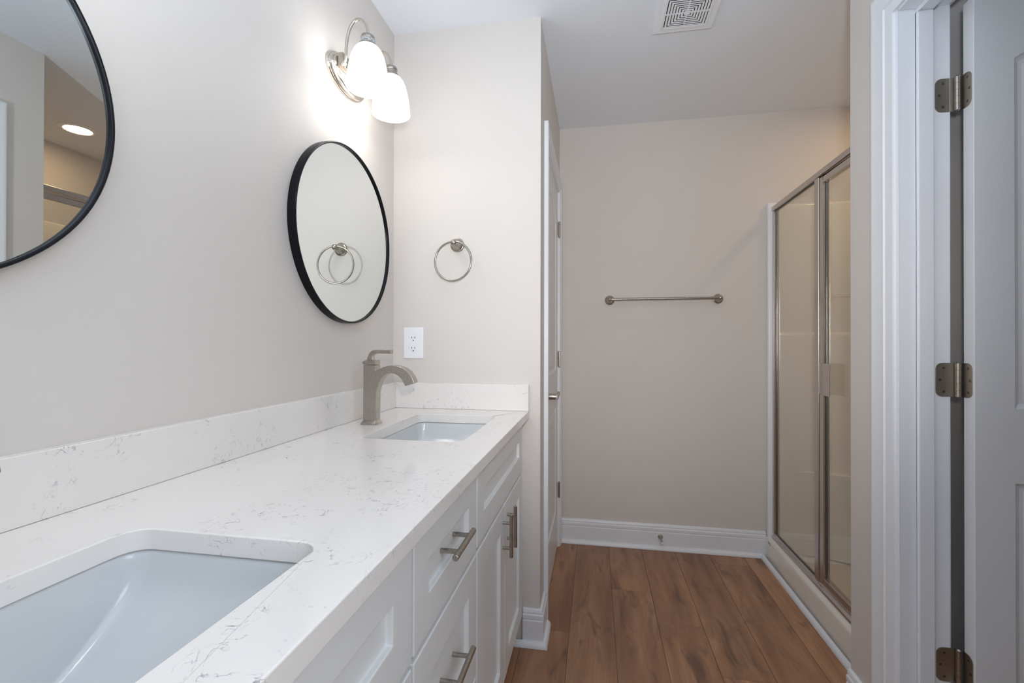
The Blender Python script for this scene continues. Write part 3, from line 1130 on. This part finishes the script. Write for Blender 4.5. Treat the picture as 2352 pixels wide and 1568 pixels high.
ds = thing('door_stop', 'small nickel door stop with white tip on far baseboard', 'door stop', (1.183, YB - 0.0142, 0.072))
bm = NB()
dv = Vector((0.0, -1, -0.06)).normalized()
lathe(bm, (1.183, YB - 0.0141, 0.073), dv, [(0, 0), (0.0135, 0), (0.013, 0.004), (0.0080, 0.009), (0.0056, 0.013), (0.0050, 0.076), (0, 0.076)], 28)
obj('rod', bm, 'brushed_nickel', ds)
bm = NB()
lathe(bm, Vector((1.183, YB - 0.0141, 0.073)) + dv * 0.075, dv, [(0, 0), (0.0062, 0), (0.0066, 0.004), (0.0060, 0.013), (0.004, 0.016), (0, 0.0165)], 24)
obj('tip', bm, 'rubber_white', ds)

# ------------------------------------------------------------------ exhaust fan grille
fx, fy, fh = 1.1615, 0.053, 0.1145
fan = thing('exhaust_fan', 'white square exhaust fan grille on the ceiling', 'exhaust fan', (fx, fy, CEIL))


def sq_ring(bm, o, i, z0, z1, zi0=None, zi1=None, cut=0.0):
    zi0 = z0 if zi0 is None else zi0
    zi1 = z1 if zi1 is None else zi1
    vo = lambda h, z: [bm.verts.new((fx + sx * h, fy + sy * (h - (cut if h == o else 0.0)), z)) for sx, sy in ((-1, -1), (1, -1), (1, 1), (-1, 1))]
    A, B, Cc, D = vo(o, z0), vo(i, zi0), vo(i, zi1), vo(o, z1)
    for p, q in ((A, B), (B, Cc), (Cc, D), (D, A)):
        for k in range(4):
            j = (k + 1) % 4
            bm.faces.new((p[k], p[j], q[j], q[k]))


bm = NB()
sq_ring(bm, fh, fh - 0.004, CEIL - 0.0095, CEIL - 0.0003, CEIL - 0.0125, CEIL - 0.0003)
sq_ring(bm, fh - 0.004, 0.0900, CEIL - 0.0125, CEIL - 0.009)
sq_ring(bm, 0.0900, 0.0865, CEIL - 0.0125, CEIL - 0.006, CEIL - 0.0165, CEIL - 0.006)
sq_ring(bm, 0.0865, 0.0780, CEIL - 0.0165, CEIL - 0.010, CEIL - 0.0165, CEIL - 0.010)
obj('frame', bm, 'white_plastic', fan, 0.0006, 1)
bm = NB()
st = 0.0105
h_ = 0.0745
while h_ > 0.020:
    sq_ring(bm, h_, h_ - st + 0.0028, CEIL - 0.0165, CEIL - 0.0152, cut=0.0016)
    h_ -= st
box(bm, fx - h_, fx + h_, fy - h_, fy + h_, CEIL - 0.0162, CEIL - 0.0150)
for a in (0, 1):
    if a:
        box(bm, fx - 0.0790, fx - 0.010, fy - 0.0020, fy + 0.0020, CEIL - 0.0163, CEIL - 0.0120)
        box(bm, fx + 0.010, fx + 0.0790, fy - 0.0020, fy + 0.0020, CEIL - 0.0163, CEIL - 0.0120)
    else:
        box(bm, fx - 0.0020, fx + 0.0020, fy - 0.0790, fy - 0.010, CEIL - 0.0163, CEIL - 0.0120)
        box(bm, fx - 0.0020, fx + 0.0020, fy + 0.010, fy + 0.0790, CEIL - 0.0163, CEIL - 0.0120)
obj('grille', bm, 'white_plastic', fan, 0.0005, 1)
bm = NB(); box(bm, fx - 0.085, fx + 0.085, fy - 0.085, fy + 0.085, CEIL - 0.004, CEIL - 0.0005)
obj('fan_cavity', bm, 'dark_gap', fan)

# ------------------------------------------------------------------ shower
CX = 1.7365          # front face of the curb
SY0, SY1 = YC + 0.002, YB - 0.002
su = thing('shower_surround', 'cream one-piece shower stall behind the glass', 'shower stall', (2.15, 0.4, 0))
bm = NB()
# curb and pan: one lofted outline in x-z swept along y
curb = [(CX, 0.0), (CX, 0.106), (CX + 0.004, 0.115), (CX + 0.014, 0.1215), (CX + 0.028, 0.124), (CX + 0.070, 0.124), (CX + 0.084, 0.116), (CX + 0.090, 0.100), (CX + 0.100, 0.060), (CX + 0.120, 0.044),
        (2.10, 0.036), (2.52, 0.044), (2.545, 0.060), (2.550, 0.0)]
prism(bm, curb, lambda a, b_, t: (a, t, b_), SY0, SY1)
obj('shower_pan', bm, 'surround_acrylic', su, smooth=35)
bm = NB()
for y0, y1, z0, z1 in ((0.879, 0.911, 0.1030, 0.1050), (0.901, 0.911, 0.0950, 0.0990), (0.878, 0.888, 0.0940, 0.0990), (0.888, 0.901, 0.0975, 0.0990)):
    box(bm, CX - 0.0006, CX, y0, y1, z0, z1)
mk = obj('printed_mark', bm, 'screw_grey', su, smooth=0)
mk['label'] = 'tiny dark printed mark on the curb'
bm = NB()
# far side panel with a step at 1.22 m, back panel, near side panel
side = [(SY1, 0.03), (SY1 - 0.050, 0.03), (SY1 - 0.046, 1.205), (SY1 - 0.042, 1.218), (SY1 - 0.032, 1.224), (SY1 - 0.026, 1.232), (SY1 - 0.022, 1.90), (SY1 - 0.018, 1.922), (SY1 - 0.008, 1.930), (SY1, 1.930)]
prism(bm, side, lambda a, b_, t: (t, a, b_), 1.790, XA - 0.002)
side2 = [(SY0 + (SY1 - a), b_) for a, b_ in side]
prism(bm, side2, lambda a, b_, t: (t, a, b_), 1.790, XA - 0.002)
back = [(XA - 0.002 - (SY1 - a), b_) for a, b_ in side]
prism(bm, back, lambda a, b_, t: (a, t, b_), SY0 + 0.001, SY1 - 0.001)
obj('wall_panel', bm, 'surround_acrylic', su, 0.004, 2, smooth=35)
# white front flanges
for s in (0, 1):
    ya, yb_ = (SY1 - 0.034, SY1) if s == 0 else (SY0, SY0 + 0.034)
    bm = NB()
    prism(bm, rrect(1.742, 1.792, ya, yb_, 0.008, 4), lambda a, b_, t: (a, b_, t), 0.10, 1.932)
    obj('front_flange', bm, 'white_plastic', su, 0.002, 2, smooth=35)
bm = NB()
seat = [(1.86, SY1 - 0.03)] + [(1.86 + 0.70 * (k / 12.0), (SY1 - 0.049) - 0.41 * (1 - math.cos(PI / 2 * k / 12.0))) for k in range(0, 13)] + [(XA - 0.03, SY1 - 0.46), (XA - 0.03, SY1 - 0.03)]
prism(bm, seat, lambda a, b_, t: (a, b_, t), 0.04, 0.492)
obj('corner_seat', bm, 'surround_acrylic', su, 0.025, 5, smooth=50)

GX = 1.7755           # plane of the shower front
se = thing('shower_enclosure', 'nickel-framed fixed glass panel, header and track on the shower curb', 'shower enclosure', (GX, 0.4, 0.124))
y_a, y_b = SY0 + 0.035, SY1 - 0.035
bm = NB()
prism(bm, [(GX - 0.017, 1.885), (GX + 0.017, 1.885), (GX + 0.017, 1.908), (GX + 0.011, 1.9125), (GX - 0.011, 1.9125), (GX - 0.017, 1.908)], lambda a, b_, t: (a, t, b_), y_a, y_b + 0.003)
obj('header', bm, 'shower_nickel', se, 0.0012, 2)
bm = NB()
prism(bm, [(GX - 0.020, 0.1242), (GX + 0.020, 0.1242), (GX + 0.018, 0.136), (GX + 0.010, 0.140), (GX + 0.008, 0.148), (GX - 0.006, 0.148), (GX - 0.008, 0.140), (GX - 0.018, 0.134)], lambda a, b_, t: (a, t, b_), y_a, y_b)
obj('bottom_track', bm, 'shower_nickel', se, 0.001, 2)
bm = NB(); box(bm, GX - 0.014, GX + 0.014, y_b - 0.020, y_b, 0.148, 1.885)
obj('wall_jamb', bm, 'shower_nickel', se, 0.002, 2)
bm = NB(); box(bm, GX - 0.014, GX + 0.014, y_a, y_a + 0.020, 0.148, 1.885)
obj('wall_jamb', bm, 'shower_nickel', se, 0.002, 2)
bm = NB(); box(bm, GX - 0.016, GX + 0.014, 0.396, 0.434, 0.148, 1.885)
obj('post', bm, 'shower_nickel', se, 0.004, 3)
bm = NB(); box(bm, GX - 0.003, GX + 0.003, 0.434, y_b - 0.020, 0.148, 1.885)
obj('fixed_glass', bm, 'clear_glass', se)
bm = NB()
for y in (0.4342, y_b - 0.0222):
    box(bm, GX - 0.0042, GX + 0.0042, y, y + 0.002, 0.148, 1.885)
box(bm, GX - 0.0042, GX + 0.0042, 0.4362, y_b - 0.0222, 0.148, 0.152)
box(bm, GX - 0.0042, GX + 0.0042, 0.4362, y_b - 0.0222, 1.881, 1.885)
obj('glazing_seal', bm, 'seal_dark', se)

sd = thing('shower_door', 'nickel-framed hinged glass shower door, partly hidden by the near wall', 'shower door', (GX, 0.15, 0.16))
dy0, dy1, dz0, dz1 = y_a + 0.024, 0.393, 0.156, 1.876
SW = 0.032
bm = NB()
for a in ((dy0, dy0 + SW, dz0, dz1), (dy1 - SW, dy1, dz0, dz1), (dy0 + SW, dy1 - SW, dz0, dz0 + 0.028), (dy0 + SW, dy1 - SW, dz1 - 0.028, dz1)):
    box(bm, GX - 0.013, GX + 0.012, *a)
obj('door_frame', bm, 'shower_nickel', sd, 0.003, 2)
bm = NB(); box(bm, GX - 0.003, GX + 0.003, dy0 + SW, dy1 - SW, dz0 + 0.028, dz1 - 0.028)
obj('door_glass', bm, 'clear_glass', sd)
bm = NB()
for y in (dy0 + SW, dy1 - SW - 0.002):
    box(bm, GX - 0.0042, GX + 0.0042, y, y + 0.002, dz0 + 0.028, dz1 - 0.028)
obj('glazing_seal', bm, 'seal_dark', sd)
bm = NB()
hx0 = GX - 0.013
hp = [(hx0, dy1 - 0.002), (hx0 - 0.0025, dy1 - 0.002), (hx0 - 0.0025, dy1 - 0.030), (hx0 - 0.012, dy1 - 0.044), (hx0 - 0.019, dy1 - 0.062), (hx0 - 0.0195, dy1 - 0.128), (hx0 - 0.0165, dy1 - 0.128),
      (hx0 - 0.016, dy1 - 0.064), (hx0 - 0.010, dy1 - 0.047), (hx0, dy1 - 0.0325)]
prism(bm, hp, lambda a, b_, t: (a, b_, t), 0.955, 1.088)
obj('handle', bm, 'shower_nickel', sd, 0.0006, 1, smooth=50)

# recessed light over the shower
rl = thing('recessed_light', 'round recessed ceiling light glowing over the shower, seen in left mirror', 'ceiling light', (2.26, 0.46, CEIL))
bm = NB()
lathe(bm, (2.26, 0.46, CEIL), (0, 0, -1), [(0.066, 0.0003), (0.092, 0.0003), (0.092, 0.002), (0.086, 0.005), (0.070, 0.007), (0.066, 0.005)], 56)
obj('trim_ring', bm, 'white_plastic', rl)
bm = NB()
lathe(bm, (2.26, 0.46, CEIL), (0, 0, -1), [(0, 0.0003), (0.0655, 0.0003), (0.0655, 0.004), (0.045, 0.0048), (0, 0.0050)], 56)
obj('lens', bm, 'lit_can_lens', rl)
